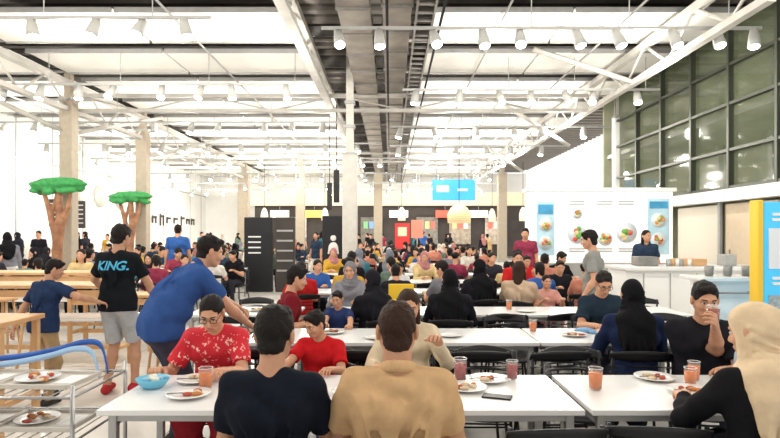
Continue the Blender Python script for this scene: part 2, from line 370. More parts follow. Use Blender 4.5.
# ------------------------------------------------------------------ room
CZ=5.8; BACK=41
m=MB(); FL=mat('floor_tile',(.74,.71,.66),.28,noise=.10,nscale=1.2); m.box((-2,18,-.05),(24,50,.1),FL)
G=mat('grout',(.45,.43,.4),.8)
for i in range(24): m.box((-2,2+i*1.6,.0005),(23.9,.012,.003),G)
for i in range(14): m.box((-13+i*1.6,18,.0005),(.012,49.9,.003),G)
m.obj('floor')
m=MB(); m.box((-13.6,18,3),(.2,50,6.2),WHITE)
for i in range(22): m.box((-13.49,-4+i*2.2,3),(.02,.04,6),GREYM)
m.box((-13.49,18,4.4),(.03,50,.05),GREYM)
m.obj('wall_left')
m=MB(); m.box((-2,BACK+.1,3),(24,.2,6.2),WHITE); m.obj('wall_back')
m=MB(); m.box((-2,18,6.45),(24,50,.1),DARK)
for i in range(60): m.box((-2,8+i*.55,6.36),(24,.18,.1),mat('roof_deck',(.24,.22,.20),.8))
m.obj('ceiling')
m=MB(); y=8.2
PN=mat('acoustic_panel_white',(.92,.91,.87),.9,noise=.04,nscale=1.5)
while y<40:
    for (a,b_) in ((-13.4,-8.8),(-8.4,-5.25),(-5.2,-1.95),(.85,3.45),(3.5,6.6)):
        m.box(((a+b_)/2,y+.85,5.86),(b_-a,1.7,.06),PN)
        m.box(((a+b_)/2,y+.0,5.84),(b_-a,.03,.1),GREYM); m.box(((a+b_)/2,y+1.7,5.84),(b_-a,.03,.1),GREYM)
    y+=2.35
m.obj('ceiling_baffle_panels')
m=MB(); y=7.95
while y<40:
    m.tube([(-13.4,y-.08,5.98),(6.8,y-.08,5.98)],.05,STEEL,6); m.tube([(-13.4,y+.1,6.1),(6.8,y+.1,6.1)],.03,BLK,6)
    m.box((-3,y+.05,6.2),(20,.12,.22),STEEL); y+=2.35
for X in (-11,-4,2.1,4.4): m.tube([(X,7,5.62),(X,40,5.62)],.022,GREYM,6)
m.obj('ceiling_pipework')
m=MB(); DUC=mat('duct_grey',(.36,.33,.29),.5,.3,noise=.35,nscale=2)
for X,w,z in ((-.62,.55,5.55),(.12,.5,5.6)):
    m.box((X,24,z),(w,32,.28),DUC,0)
    yy=8.2
    while yy<40: m.box((X,yy,z-.01),(w+.05,.06,.32),STEEL); yy+=1.2
for X in (.45,.75): m.box((X,24,5.35),(.03,32,.1),STEEL)
yy=8
while yy<40: m.box((.6,yy,5.33),(.3,.05,.03),STEEL); yy+=.35
for X in (-.05,.88): m.tube([(X,8,5.3),(X,40,5.3)],.025,BLK,6)
m.obj('ventilation_duct')
def truss(name,X,z1,z0,y0,y1,r=.05,M=BEAMW,w=.16):
    m=MB(); L=y1-y0
    m.box((X,(y0+y1)/2,z1),(w,L,.14),M); m.box((X,(y0+y1)/2,z0),(w*.85,L,.12),M)
    y=y0;i=0
    while y+1<=y1: m.tube([(X,y,z0 if i%2 else z1),(X,y+1,z1 if i%2 else z0)],r*.6,M,6); y+=1;i+=1
    m.obj(name)
truss('roof_truss',-1.75,5.7,5.35,8,40,w=.22); truss('roof_truss',-8.6,5.65,4.95,8,38,w=.2); truss('roof_truss',5.45,5.65,5.0,8,38)
def xtruss(name,Y,x0,x1,z1=5.4,z0=5.0):
    m=MB(); m.box(((x0+x1)/2,Y,z1),(x1-x0,.12,.1),BEAMW); m.box(((x0+x1)/2,Y,z0),(x1-x0,.12,.08),BEAMW); x=x0;i=0
    while x+1.8<=x1: m.tube([(x,Y,z0 if i%2 else z1),(x+1.8,Y,z1 if i%2 else z0)],.025,BEAMW,6); x+=1.8;i+=1
    m.obj(name)
xtruss('cross_truss',15.3,-8.6,5.4); xtruss('cross_truss',26.0,-13,5.4)
m=MB()
for a,b_ in (((-8.6,15,4.3),(-10.8,12,5.6)),((-8.6,15,4.3),(-7.4,18.2,5.4)),((-8.5,19.5,4.3),(-6.4,22,5.4)),((5.45,17,4.3),(3.4,17,5.6)),((5.45,23,4.2),(3.4,23,5.6)),((5.45,12.5,5.0),(3.2,12.5,5.75))):
    m.tube([a,b_],.06,BEAMW,6)
m.obj('roof_braces')
def column(name,x,y,w,M,zt=3.6):
    m=MB(); m.box((x,y,zt/2),(w,w,zt),M,.02); m.box((x,y,(zt+6.3)/2),(w*.5,w*.5,6.3-zt),M if M!=WHITE else BEAMW); m.box((x,y,zt+.02),(w*1.08,w*1.08,.05),GREYM)
    m.box((x,y,.06),(w*1.06,w*1.06,.12),GREYM)
    for z in (4.3,4.9): m.box((x,y,z),(w*.7,w*.7,.08),GREYM)
    m.obj(name)
column('structural_column',-1.0,14,.36,mat('column_grey',(.60,.58,.53),.6,noise=.1)); column('structural_column',-8.6,15,.34,COLB,5.2); column('structural_column',-8.6,19.5,.38,COLB,5.2)
column('structural_column',-8.6,33,.6,COLB,5.2); column('structural_column',-.7,33,.5,COLB,5.2); column('structural_column',7.0,17.3,.22,WHITE,5.2); column('structural_column',-4.8,30,.45,COLB,5.2); column('structural_column',6.6,33,.5,COLB,5.2)
# right glazed wall
GL=mat('glazing',(.12,.14,.085),.06,0,alpha=.42,spec=.7); MUL=mat('mullion_dark',(.05,.055,.04),.4,.3)
m=MB(); m.box((7.05,12.2,4.3),(.02,10.2,3.5),GL); m.obj('window_1')
m=MB()
for i,yv in enumerate(np.arange(7.2,17.5,1.44)): m.box((7.0,yv,4.3),(.12,.07,3.5),MUL)
for z in (2.55,3.35,4.3,5.1,6.0): m.box((7.0,12.2,z),(.1,10.2,.06 if z!=2.55 else .12),MUL)
m.obj('window_frame')
m=MB(); OL=mat('olive_wall',(.52,.53,.38),.7,c2=(.36,.38,.25),nscale=.9); m.box((9.6,12,3.2),(.1,14,6.6),OL); m.box((8.4,18.9,3.2),(2.4,.1,6.6),OL); m.box((8.3,12,6.45),(2.5,14,.1),OL)
for z in (2.6,4.2): m.box((8.4,12,z),(2.2,14,.12),GREYM)
for yv in np.arange(7,18,2.2): m.box((9.3,yv,3.3),(.15,.15,6.2),GREYM); m.box((8.4,yv,5.6),(2,.1,.2),GREYM)
m.obj('wall_corridor')
m=MB(); m.box((7.05,8.3,1.25),(.15,2.6,2.5),WHITE); m.box((7.05,15.9,1.25),(.15,2.8,2.5),WHITE); m.box((7.02,12.2,2.42),(.3,10.4,.24),WHITE); m.box((7.0,8.2,.06),(.2,2.5,.12),GREYM); m.obj('wall_right')
m=MB(); TAN=mat('door_tan',(.62,.50,.36),.6,noise=.05); m.box((7.1,11.0,1.12),(.06,1.6,2.25),TAN); m.box((7.1,12.9,1.12),(.06,1.7,2.25),mat('door_cream',(.74,.68,.58),.6)); m.box((7.04,11.95,1.15),(.06,.08,2.3),GREYM); m.tube([(7.03,11.6,1),(7.03,11.6,1.3)],.015,STEEL,6); m.obj('door_1')
FIX=mat('fixture_grey_white',(.40,.40,.38),.5)
def track(x0,x1,Y,z,step,off=0):
    m=MB(); m.box(((x0+x1)/2,Y,z),(x1-x0,.05,.05),GREYM); x=x0+.3+off
    k=0
    while x<x1:
        a=random.uniform(-.5,.5); d=Vector((math.sin(a)*.6,-.6+random.random()*.5,-1)).normalized(); p=Vector((x,Y,z-.15))
        m.tube([(x,Y,z),(x,Y,z-.1)],.015,BLK,6); m.tube([p-d*.14,p+d*.02,p+d*.19],[.065,.09,.105],FIX,12); m.tube([p+d*.191,p+d*.205],[.088,.088],LAMP,12)
        if k%2==0 and not(-1.3<x<.9): m.tube([(x+.2,Y,z),(x+.2,Y,5.82)],.01,GREYM,4)
        x+=step*random.uniform(.7,1.3);k+=1
    m.obj('track_lighting')
for x0,x1,Y,z,st in ((-8,-3,9.4,5.25,.9),(-1.2,6.5,9.8,5.22,.8),(-12,-2.2,13.0,5.1,1.0),(.3,6.4,13.3,5.05,.9),(-12.5,-1.3,16.4,4.9,1.1),(0,6.6,16.8,4.85,1.0),(-12.5,-.5,19.9,4.85,1.1),(0,6.4,20.1,4.8,1.1),
    (-12.5,5,23.4,4.8,1.1),(-12.5,5,27.8,4.65,1.1),(-12.5,6,31.4,4.5,1.2),(-13,6,36,4.5,1.2)):
    track(x0,x1,Y,z,st)
for X,Y in [(x,y) for x in (-10.5,-6,-2.6,2,5) for y in (1.5,6,11,16.8,23,28.8,35)]:
    L=bpy.data.lights.new('ceiling_lamp','POINT'); L.energy=160 if Y<20 else 225; L.color=(1,.95,.865); L.shadow_soft_size=.18
    o=bpy.data.objects.new('ceiling_lamp',L); COL.objects.link(o); o.location=(X,Y,4.65)
w=bpy.data.worlds.new('World'); sc.world=w; w.use_nodes=True; w.node_tree.nodes['Background'].inputs[0].default_value=(1,.97,.93,1); w.node_tree.nodes['Background'].inputs[1].default_value=1.05
# ------------------------------------------------------------------ back zone
m=MB(); DK=mat('dark_wall',(.05,.04,.035),.6,noise=.3,nscale=1.5)
m.box((.3,39.5,1.9),(19.6,.3,3.6),DK); 
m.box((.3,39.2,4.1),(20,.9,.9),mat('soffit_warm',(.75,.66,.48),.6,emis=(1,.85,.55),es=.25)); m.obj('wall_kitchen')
m=MB()
for i,(x,c) in enumerate(((-9,(.25,.2,.16)),(-6.6,(.75,.72,.66)),(-3.3,(.5,.3,.2)),(-1.3,(.2,.18,.16)),(2.6,(.3,.28,.25)),(4.9,(.5,.42,.33)),(7.4,(.7,.6,.5)))):
    m.box((x,39.2,1.9),(1.5,.1,1.9),mat('display_%d'%i,c,.5,noise=.4,nscale=5),.02)
    for k in range(3): m.box((x-.4+k*.4,39.13,2.3),(.3,.03,.5),mat('display_tile_%d'%((k+i)%5),[(.75,.6,.2),(.7,.08,.05),(.75,.75,.7),(.1,.4,.15),(.1,.3,.6)][(k+i)%5],.5,emis=(.5,.45,.35),es=.3))
m.obj('food_counter_displays')
m=MB()
for x,c in ((-7.6,(.8,.75,.65)),(-5.2,(.75,.5,.1)),(.6,(.8,.8,.78)),(3.8,(.75,.1,.06)),(6.1,(.8,.75,.65))):
    m.box((x,38.6,3.05),(1.3,.1,.5),mat('lit_panel_%d'%int(c[1]*100),c,.5,emis=c,es=.6),.02); m.tube([(x,38.6,3.3),(x,38.6,3.7)],.02,GREYM,5)
m.obj('lit_menu_panels')
m=MB(); m.box((2.9,25.5,3.65),(1.95,.1,.95),mat('sign_blue',(.02,.25,.6),.5,emis=(.03,.35,.9),es=.45),.02)
m.box((2.4,25.43,3.7),(.55,.03,.3),WHITE); m.box((3.3,25.43,3.65),(.45,.03,.1),WHITE)
for x in (2.1,3.7): m.tube([(x,25.5,4.1),(x,25.5,5.8)],.02,GREYM,6)
m.obj('hanging_sign')
def pendant(x,y,z,r,h,c):
    m=MB(); M=mat('lampshade_%d'%int(c[2]*100),c,.7,emis=c,es=.3)
    m.lathe([(r*.25,h),(r*.7,h*.8),(r,h*.45),(r*.95,0),(r*.9,0),(r*.9,h*.4),(r*.2,h*.95)],M); m.tube([(0,0,h),(0,0,5.8-z)],.015,BLK,5)
    for k in range(1,5): m.lathe([(r*1.01,h*k*.11),(r*1.02,h*k*.11+.01)],WOOD)
    m.obj('pendant_lamp',(x,y,z))
for x,y,z,r,h in ((-7.4,33,2.4,.22,.8),(.65,31,2.4,.22,.75),(6.2,34,2.4,.22,.8),(7.6,32,2.4,.22,.8),(-3.6,31,2.4,.2,.7)): pendant(x,y,z,r,h,(.85,.78,.6))
pendant(2.9,23.5,2.1,.5,.8,(.75,.6,.34))
m=MB(); m.box((.55,25,1.55),(.65,.06,1.15),mat('poster_red',(.65,.03,.03),.5)); m.box((.55,24.95,1.75),(.4,.02,.4),mat('poster_cream',(.8,.65,.45),.5)); m.box((.55,25,.5),(.08,.08,1),GREYM); m.box((.55,25,.03),(.5,.4,.06),GREYM); m.obj('poster_stand')
m=MB(); m.box((1.35,27.8,1.9),(.6,.06,.9),mat('poster_salmon',(.75,.3,.2),.5)); m.box((1.35,27.8,.7),(.06,.06,1.5),GREYM); m.box((1.35,27.8,.03),(.5,.4,.06),GREYM); m.obj('poster_stand')
m=MB(); m.box((-1.45,14.6,1.05),(.62,.12,2.1),BLK,.02)
f=Field(.02); f.ell((-1.47,14.53,1.25),(.13,.02,.17)).ell((-1.47,14.53,1.52),(.08,.02,.08)).cap((-1.56,14.53,1.3),(-1.6,14.53,1.12),.025,.02).cap((-1.38,14.53,1.3),(-1.34,14.53,1.12),.025,.02)
m.field(f,.015,WHITE); m.box((-1.45,14.53,.92),(.3,.02,.07),WHITE); m.obj('information_panel')
m=MB(); m.box((-3.7,15.8,1.05),(.8,.15,2.1),BLK,.02); m.box((-2.95,15.8,1.05),(.55,.15,2.1),DK,.02)
for z in (1.55,1.4,1.25,1.1): m.box((-3.8,15.71,z),(.35,.02,.04),WHITE)
for k in range(5): m.box((-2.95,15.71,.6+k*.28),(.45,.02,.05),GREYM)
m.obj('information_panel')
for px,y,z in ((-1.65,17.3,3.1),(-2.2,20.4,3.0)):
    m=MB(); m.box((px,y,z),(.18,.14,1.0),BLK,.02); m.tube([(px,y,z+.5),(px,y,5.8)],.015,BLK,5); m.obj('hanging_speaker')
# white menu wall with food pictures
m=MB(); PW=mat('pod_white',(.93,.93,.93),.5,emis=(1,1,1),es=.25); m.box((4.93,13.3,1.78),(3.35,.5,1.68),PW,.04); m.box((4.93,13.3,.47),(3.2,.46,.94),GREYM); m.box((4.93,13.3,2.66),(3.45,.6,.08),WHITE)
BL=mat('panel_blue',(.06,.38,.68),.5,noise=.3,nscale=4); PP=mat('panel_pale',(.50,.74,.86),.5,noise=.2,nscale=3); PLT=mat('panel_plate',(.66,.72,.78),.5)
Y0=13.04
m.box((3.62,Y0,1.75),(.42,.02,1.25),PP); m.box((3.62,Y0-.015,2.2),(.34,.02,.22),BL); m.box((6.25,Y0,1.8),(.5,.02,1.3),PP); m.box((6.25,Y0-.015,2.3),(.42,.02,.16),BL); m.box((5.95,Y0-.015,1.35),(.14,.02,.14),BL)
rp=random.Random(5)
for i,(x,z,r,c) in enumerate(((3.62,1.85,.16,(.75,.35,.1)),(3.62,1.42,.16,(.6,.25,.1)),(4.35,1.62,.22,(.12,.4,.08)),(4.35,2.1,.12,(.5,.3,.1)),(5.0,1.52,.17,(.7,.35,.12)),(5.5,1.66,.24,(.16,.42,.08)),(6.25,1.95,.17,(.65,.3,.1)),(6.25,1.5,.16,(.55,.2,.08)))):
    m.tube([(x,Y0,z),(x,Y0-.03,z)],[r,r],PLT,22)
    for k in range(9):
        a=rp.uniform(0,6.28); t=rp.uniform(0,.6)*r; cc=[c,(.7,.1,.05),(.2,.45,.1),(.8,.65,.35)][k%4]
        m.tube([(x+t*math.cos(a),Y0-.03,z+t*math.sin(a)),(x+t*math.cos(a),Y0-.045-.002*k,z+t*math.sin(a))],[r*.28,r*.22],mat('dish_%d_%d'%(i if k%4==0 else 99,k%4),cc,.6),9)
for x in (4.35,5.0,5.5):
    for z in (2.38,2.32,1.28,1.22): m.box((x,Y0,z),(.36,.02,.025),GREYM)
m.obj('menu_wall')
m=MB(); INK=mat('ink_dark',(.06,.05,.05),.7)
random.seed(11); yy=29.5
while yy<38:
    h=random.uniform(.35,.8); m.box((-13.46,yy,2.5),(.03,.16,h),INK); m.box((-13.46,yy+.3,2.5+h*.3),(.03,.5,.12),INK)
    if random.random()<.6: m.box((-13.46,yy+.45,2.5-.05),(.03,.14,h*.8),INK)
    yy+=random.uniform(.9,1.2)
m.obj('wall_lettering')
m=MB()
for X,Y,z in ((-9.8,16.4,2.25),(-9.1,16.4,2.2)):
    m.box((X,Y,z),(.36,.05,.8),INK,.01)
    for k in range(5): m.box((X,Y-.035,z+.27-k*.13),(.26,.01,.03),WHITE)
    m.tube([(X,Y,z+.37),(X,Y,4.85)],.01,GREYM,4)
m.box((-9.45,16.4,4.85),(1.0,.04,.04),GREYM); m.tube([(-9.45,16.4,4.85),(-9.45,16.4,5.83)],.012,GREYM,5)
m.obj('menu_boards')
m=MB()
for k in range(3): m.tube([(-13.48,24+k*2,3.4),(-13.38,24+k*2,3.4)],[.5,.5],mat('basket_white',(.7,.7,.64),.7),18)
m.obj('wall_baskets')
def tree(x,y):
    rnd=random.Random(int(y)); m=MB(); GR=mat('leaf_green',(.05,.33,.09),.8,c2=(.03,.24,.06),nscale=9); TR=mat('trunk_brown',(.40,.20,.10),.6,c2=(.24,.10,.05),nscale=6)
    f=Field(.06); f.ell((0,0,2.90),(.74,.26,.13)); f.ell((.05,0,2.99),(.55,.22,.09)); f.ell((-.1,0,2.82),(.6,.2,.12))
    for i in range(18):
        a=rnd.uniform(0,6.28); rr=rnd.uniform(.4,.72); f.ell((rr*math.cos(a),rr*.28*math.sin(a),2.80+rnd.uniform(-.10,.05)),(rnd.uniform(.09,.15),.08,rnd.uniform(.05,.10)))
    m.field(f,.022,GR,wr=.006)
    f=Field(.03); f.cap((0,0,0),(-.03,0,1.2),.15,.12).cap((-.03,0,1.2),(.05,0,1.9),.12,.12).cap((.05,0,1.9),(0,0,2.8),.10,.08)
    f.cap((-.05,0,1.5),(-.26,0,2.35),.09,.06).cap((-.26,0,2.35),(-.40,0,2.78),.06,.05).cap((.05,0,1.75),(.24,.0,2.3),.08,.06).cap((.24,0,2.3),(.34,0,2.78),.06,.04).cap((-.2,0,2.0),(-.08,.1,2.7),.05,.04)
    f.cap((0,0,.05),(-.28,-.1,0),.09,.05).cap((0,0,.05),(.28,-.1,0),.09,.05)
    m.field(f,.022,TR); m.obj('decorative_tree',(x,y,0))
tree(-8.5,14.35); tree(-8.75,18.9)
# ------------------------------------------------------------------ furniture
def table_mesh(w,d,h=.75):
    m=MB(); m.box((0,0,h-.014),(w,d,.028),TABW,.004); m.box((0,0,h-.05),(w-.1,d-.1,.04),GREYM)
    for sx in(-1,1):
        for sy in(-1,1): m.box((sx*(w/2-.06),sy*(d/2-.06),(h-.03)/2),(.04,.04,h-.03),GREYM,.004)
        m.box((sx*(w/2-.06),0,h-.07),(.04,d-.12,.04),GREYM)
    return m.mesh('cafe_table')
T12=table_mesh(1.185,.69); T18=table_mesh(1.8,.7)
def chair_mesh():
    m=MB()
    m.sheet(lambda u,v:((u-.5)*.43*(1-.1*(1-v)),(v-.5)*.42,.44+.025*(2*u-1)**2-.012*math.sin(v*3.1)-(.03*max(0,v-.8)/.2)),10,8,(0,0,-.014),BLK)
    def bk(u,v,z0,z1): 
        a=(u-.5)*2; return (a*.22,-.235+.07*a*a-.03*v,z0+(z1-z0)*v-.03*a*a*v)
    m.sheet(lambda u,v:bk(u,v,.72,.80),14,3,(0,-.014,0),BLK)
    for z in (.58,.63,.68): m.sheet(lambda u,v:bk(u,v,z,z+.018),14,1,(0,-.01,0),BLK)
    for s in(-1,1):
        m.tube([(s*.17,.17,.43),(s*.21,.21,0)],.011,BLK,8); m.tube([(s*.17,-.16,.43),(s*.21,-.24,0)],.011,BLK,8)
        m.tube([(s*.18,-.15,.42),(s*.205,-.19,.52),(s*.2,-.185,.78)],.011,BLK,8); m.tube([(s*.18,-.15,.425),(s*.18,.17,.425)],.01,BLK,6)
    m.tube([(-.18,.17,.42),(.18,.17,.42)],.009,BLK,6); m.tube([(-.19,-.2,.25),(.19,-.2,.25)],.007,BLK,6)
    return m.mesh('dining_chair')
CH=chair_mesh()
def chair(x,y,yaw=0): return place(CH,'dining_chair',(x,y,0),yaw)
for x,y in ((-.835,3.06),(.355,3.06),(1.575,3.06),(2.765,3.06),(-.60,4.76),(.59,4.76),(1.79,4.76),(2.98,4.76),(-1.6,6.3),(-.1,6.3),(1.45,6.3),(2.64,6.3)): place(T12,'cafe_table',(x,y,0))
# ------------------------------------------------------------------ hero people
def seated(name,x,y,yaw=0,**k):
    chair(x,y,yaw); return person(name,x,y,yaw,**k)
tz=.775
seated('man_in_tan_polo',.03,2.30,0,H=1.73,build=1.10,top=(.62,.40,.21),bot=(.06,.06,.08),collar=True,hl=(-.10,2.60,tz+.03),hr=(.16,2.60,tz+.03),lean=4,hp=2,sk=.85,hairm=HAIRB,er=(.6,-.3,-1),el=(-.6,-.3,-1),neck=.055)
seated('man_in_black_shirt',-.49,2.30,0,H=1.68,build=.98,top=(.010,.013,.022),bot=(.05,.05,.07),hl=(-.60,2.62,tz+.02),hr=(-.36,2.64,tz+.02),lean=7,hp=4,sk=.85,hy=-8,hairvol=.008,er=(.5,-.3,-1),el=(-.5,-.3,-1))
seated('woman_in_red_floral_dress',-1.15,3.80,183,H=1.60,topm=FLORAL,bot=(.3,.02,.03),legs='skirt',hair='bob',lean=24,hp=14,hr=(-1.40,3.40,.78),hl=(-.98,3.30,.80),glasses=True,sk=1.0,build=1.0,curl=35)
person('man_in_blue_tshirt_bending',-1.58,4.22,-52,pose='stand',H=1.72,lean=46,hp=-14,hy=-5,top=(.035,.09,.28),bot=(.06,.06,.09),build=1.15,belly=.02,hl=(-1.2,4.85,.9),hr=(-1.08,4.42,.86),sk=.95,collar=True)
kp=person('teen_in_black_tshirt',-2.74,5.65,-4,pose='stand',H=1.70,top=(.010,.012,.016),bot=(.45,.46,.48),legs='shorts',shoe=(.5,.04,.05),sk=.85,hl=(-2.98,5.95,.98),hr=(-2.44,5.85,.9),el=(-1,-.5,-.2),er=(1,-.5,-.2),hy=-12,hairvol=.012,feet=((-.12,0),(.12,.1)),hp=8)
person('boy_in_navy_shirt',-3.28,5.35,-20,pose='stand',H=1.38,top=(.02,.04,.10),bot=(.40,.28,.15),sk=.9,lean=12,hl=(-3.62,5.3,.62),hr=(-2.84,5.45,.95),el=(-1,-.2,-.3),er=(1,-.2,-.3),hy=-35,hp=12,feet=((-.1,.1),(.14,-.1)))
seated('child_in_red_shirt',-.46,3.78,170,H=1.22,seat=.46,top=(.58,.015,.02),bot=(.1,.1,.3),hp=14,hy=-35,hl=(-.36,3.42,.78),hr=(-.68,3.42,.78),lean=10,hairvol=.006)
seated('woman_in_cream_shirt',.12,3.85,182,H=1.56,top=(.72,.60,.42),sleeve='long',bot=(.5,.4,.3),hair='long',hairm=HAIRB,hl=(.30,3.5,.93),hr=(-.08,3.44,.79),lean=10,hp=10)
seated('man_in_maroon_shirt',-1.02,5.50,-75,H=1.68,top=(.18,.012,.02),bot=(.05,.05,.06),hl=(-.72,5.55,.76),hr=(-.74,5.3,.77),hp=8,lean=10,hairvol=.01)
seated('child_in_navy_shirt',-.50,5.48,165,H=1.12,seat=.46,top=(.03,.05,.15),bot=(.1,.1,.15),hp=10,hl=(-.36,5.08,.78),hr=(-.6,5.08,.78),lean=5)
seated('woman_in_grey_hijab',-.5,7.1,175,H=1.62,hair='none',hij=(.2,.2,.22),top=(.25,.25,.28),sleeve='long',legs='skirt',bot=(.2,.2,.22),hp=5)
seated('woman_in_black_hijab',-.16,5.60,35,H=1.58,hair='none',hij=(.012,.012,.015),top=(.015,.015,.02),sleeve='long',legs='skirt',bot=(.02,.02,.02))
seated('woman_in_black_hijab',.60,5.58,-5,H=1.60,hair='none',hij=(.010,.010,.012),top=(.012,.012,.014),sleeve='long',legs='skirt',bot=(.02,.02,.02),build=1.05)
seated('woman_in_black_abaya',1.17,7.25,15,H=1.66,hair='none',hij=(.010,.010,.012),top=(.015,.015,.016),sleeve='long',legs='skirt',bot=(.02,.02,.02),build=1.1)
seated('woman_in_beige_blouse',1.62,7.05,-25,H=1.62,hair='long',hairm=HAIRB,top=(.55,.40,.28),sleeve='long',bot=(.2,.2,.25),build=1.1)
seated('child_in_pink_shirt',1.98,7.12,185,H=1.2,seat=.46,top=(.68,.33,.28),bot=(.5,.3,.3),hair='bun')
person('man_in_grey_tshirt',2.52,6.98,62,pose='stand',H=1.66,top=(.28,.28,.26),bot=(.12,.12,.14),hl=(2.36,6.82,.86),hr=(2.50,7.22,.82),el=(-.3,-1,0),er=(.3,-1,0),lean=4,hp=8,hairvol=.008)
seated('man_with_glasses',2.05,5.50,178,H=1.62,top=(.02,.035,.055),bot=(.1,.1,.12),glasses=True,hp=20,lean=12,hl=(2.2,5.08,.78),hr=(1.85,5.08,.78))
seated('woman_in_black_abaya',1.80,4.12,-8,H=1.62,hair='none',hij=(.010,.010,.012),top=(.015,.025,.07),sleeve='long',legs='skirt',bot=(.02,.02,.03),build=.98,lean=8)
seated('man_drinking_tea',2.12,3.80,155,H=1.68,top=(.012,.013,.015),bot=(.05,.05,.07),hr=(2.03,3.50,1.03),hl=(2.02,3.36,.79),lean=12,hp=4,hy=12,build=1.1,sk=.9,er=(-.9,-.1,-.8),nr=(1,-.3,0),curl=45,hairvol=.004)
seated('woman_in_cream_hijab',1.60,2.36,10,H=1.70,hair='none',hij=(.72,.56,.37),top=(.010,.010,.012),sleeve='long',legs='skirt',bot=(.02,.02,.02),build=1.0,hf=1.08,hl=(1.44,2.74,.80),hr=(1.74,2.76,.80),hy=24,hp=8,lean=6,el=(-.8,-.3,-.6))
cu=bpy.data.curves.new('lettering','FONT'); cu.body='KING.'; cu.size=.125; cu.align_x='CENTER'; cu.extrude=0; cu.offset=.003; cu.shear=.2
to=bpy.data.objects.new('lettering',cu); COL.objects.link(to); bpy.context.view_layer.update()
me=bpy.data.meshes.new_from_object(to.evaluated_get(bpy.context.evaluated_depsgraph_get())); bpy.data.objects.remove(to)
b=bmesh.new(); b.from_mesh(me); bmesh.ops.triangulate(b,faces=b.faces); bmesh.ops.subdivide_edges(b,edges=b.edges,cuts=2,use_grid_fill=True); b.to_mesh(me); b.free()
from mathutils.bvhtree import BVHTree
bv=BVHTree.FromPolygons([v.co for v in kp.data.vertices],[p.vertices for p in kp.data.polygons])
for v in me.vertices:
    ox,oz=v.co.x,v.co.y+1.27; h=bv.ray_cast(Vector((ox,-1,oz)),Vector((0,1,0)))
    v.co=Vector((ox,(h[0].y if h[0] else -.12)-.006,oz))
me.materials.append(mat('print_cyan',(.05,.38,.6),.6,emis=(.05,.4,.6),es=.1)); t=place(me,'lettering'); t.parent=kp
for x,y,a in ((.70,2.58,4),(1.18,2.60,-8),(.63,4.13,0),(1.18,4.13,6),(-.25,4.15,0),(-.9,4.2,0),(1.28,3.78,180),(.66,3.8,176),(2.75,3.8,180),(2.4,4.15,-5),(3.0,4.15,0),(1.15,5.45,180),(.12,5.25,184),(1.2,5.95,0),(1.75,5.98,20),(2.75,5.5,170),(2.7,2.55,0),(2.2,2.55,-8),(.75,7.0,180),(-1.5,5.8,0),(-1.7,6.95,180),(3.2,6.95,180)): chair(x,y,a)
# ------------------------------------------------------------------ crowd
PR=[]
for i,k in enumerate((dict(hair='short'),dict(hair='long'),dict(hair='none',hij=(.05,.05,.06),sleeve='long',legs='skirt'),dict(hair='short',hy=35,hp=15,hairvol=.01),dict(hair='bun',hy=-30),
      dict(hair='none',hij=(.5,.4,.35),sleeve='long',legs='skirt',hy=-20,hp=10),dict(hair='short',lean=18,hy=-15,H=1.62,build=1.15),dict(hair='bob',lean=14,hy=25,H=1.56,sleeve='long'),dict(hair='short',H=1.25,lean=3))):
    PR.append(('sit',)+person_mesh('seated_diner',q=1.9,**k))
for k in (dict(hair='short'),dict(hair='long',hy=20),dict(hair='none',hij=(.3,.3,.35),sleeve='long',legs='skirt'),dict(hair='short',feet=((-.1,.2),(.1,-.2)),H=1.78,build=1.1)):
    PR.append(('stand',)+person_mesh('standing_visitor',q=1.9,pose='stand',**k))
SI=[p for p in PR if p[0]=='sit']; ST=[p for p in PR if p[0]=='stand']
TC=[(.012,.012,.015),(.02,.02,.025),(.03,.03,.04),(.01,.01,.012),(.62,.62,.62),(.7,.66,.6),(.04,.12,.38),(.50,.02,.02),(.55,.22,.15),(.14,.2,.16),(.03,.05,.09),(.66,.5,.25),(.28,.04,.08),(.05,.22,.28),(.2,.2,.23),(.6,.35,.05)]
HC=TC[:4]*2+[(.6,.55,.48),(.25,.2,.3),(.45,.2,.2),(.2,.22,.26)]
rc=random.Random(8)
def crowd(pr,name,x,y,yaw):
    o=place(pr[1],name,(x,y,0),yaw,pr[2]*rc.uniform(.93,1.04)); me=pr[1]
    for key in('tm','bm','hj'):
        i=me[key]
        if i>=0:
            o.material_slots[i].link='OBJECT'; c=rc.choice(TC if key=='tm' else TC[:6] if key=='bm' else HC); o.material_slots[i].material=cloth(c)
    return o
rows=[8.2,10.0,11.9,13.9,15.9,18.2,20.6,23.2,26.2]
for ry in rows:
    xr=3.6 if ry<11 else 2.9
    segs=[(-1.5,3.6)] if ry<8.5 else [(-10.5 if ry>11 else -7,-3.3),(-1.6,xr)]
    if ry>13 and ry<15: segs=[(-11,-3.6),(-.2,xr)]
    for a,b_ in segs:
        x=a+.9
        while x+.9<=b_+.01:
            if not (abs(x+8.6)<1.2 and 13<ry<20): place(T18,'cafe_table',(x,ry+.35,0))
            x+=1.83
        x=a+.3
        while x<b_-.2:
            for yy,yw in ((ry-.36,0),(ry+1.06,180)):
                if abs(x+8.6)<.9 and 13<yy<20.5: continue
                if abs(x+1.2)<.8 and abs(yy-14.3)<.8: continue
                if abs(x+3.4)<1 and abs(yy-15.8)<.6: continue
                if rc.random()<(.5 if ry<9 else .72):
                    a_=yw+rc.uniform(-22,22); xx=x+rc.uniform(-.05,.05); chair(xx,yy,a_); crowd(rc.choice(SI),'seated_diner',xx,yy,a_)
                elif rc.random()<.5: chair(x,yy,yw+rc.uniform(-10,10))
            x+=.66
used=[]
def stand_at(x,y,a=None):
    if any((x-u)**2+(y-v)**2<.45 for u,v in used): return
    used.append((x,y)); crowd(rc.choice(ST),'standing_visitor',x,y,rc.uniform(0,360) if a is None else a)
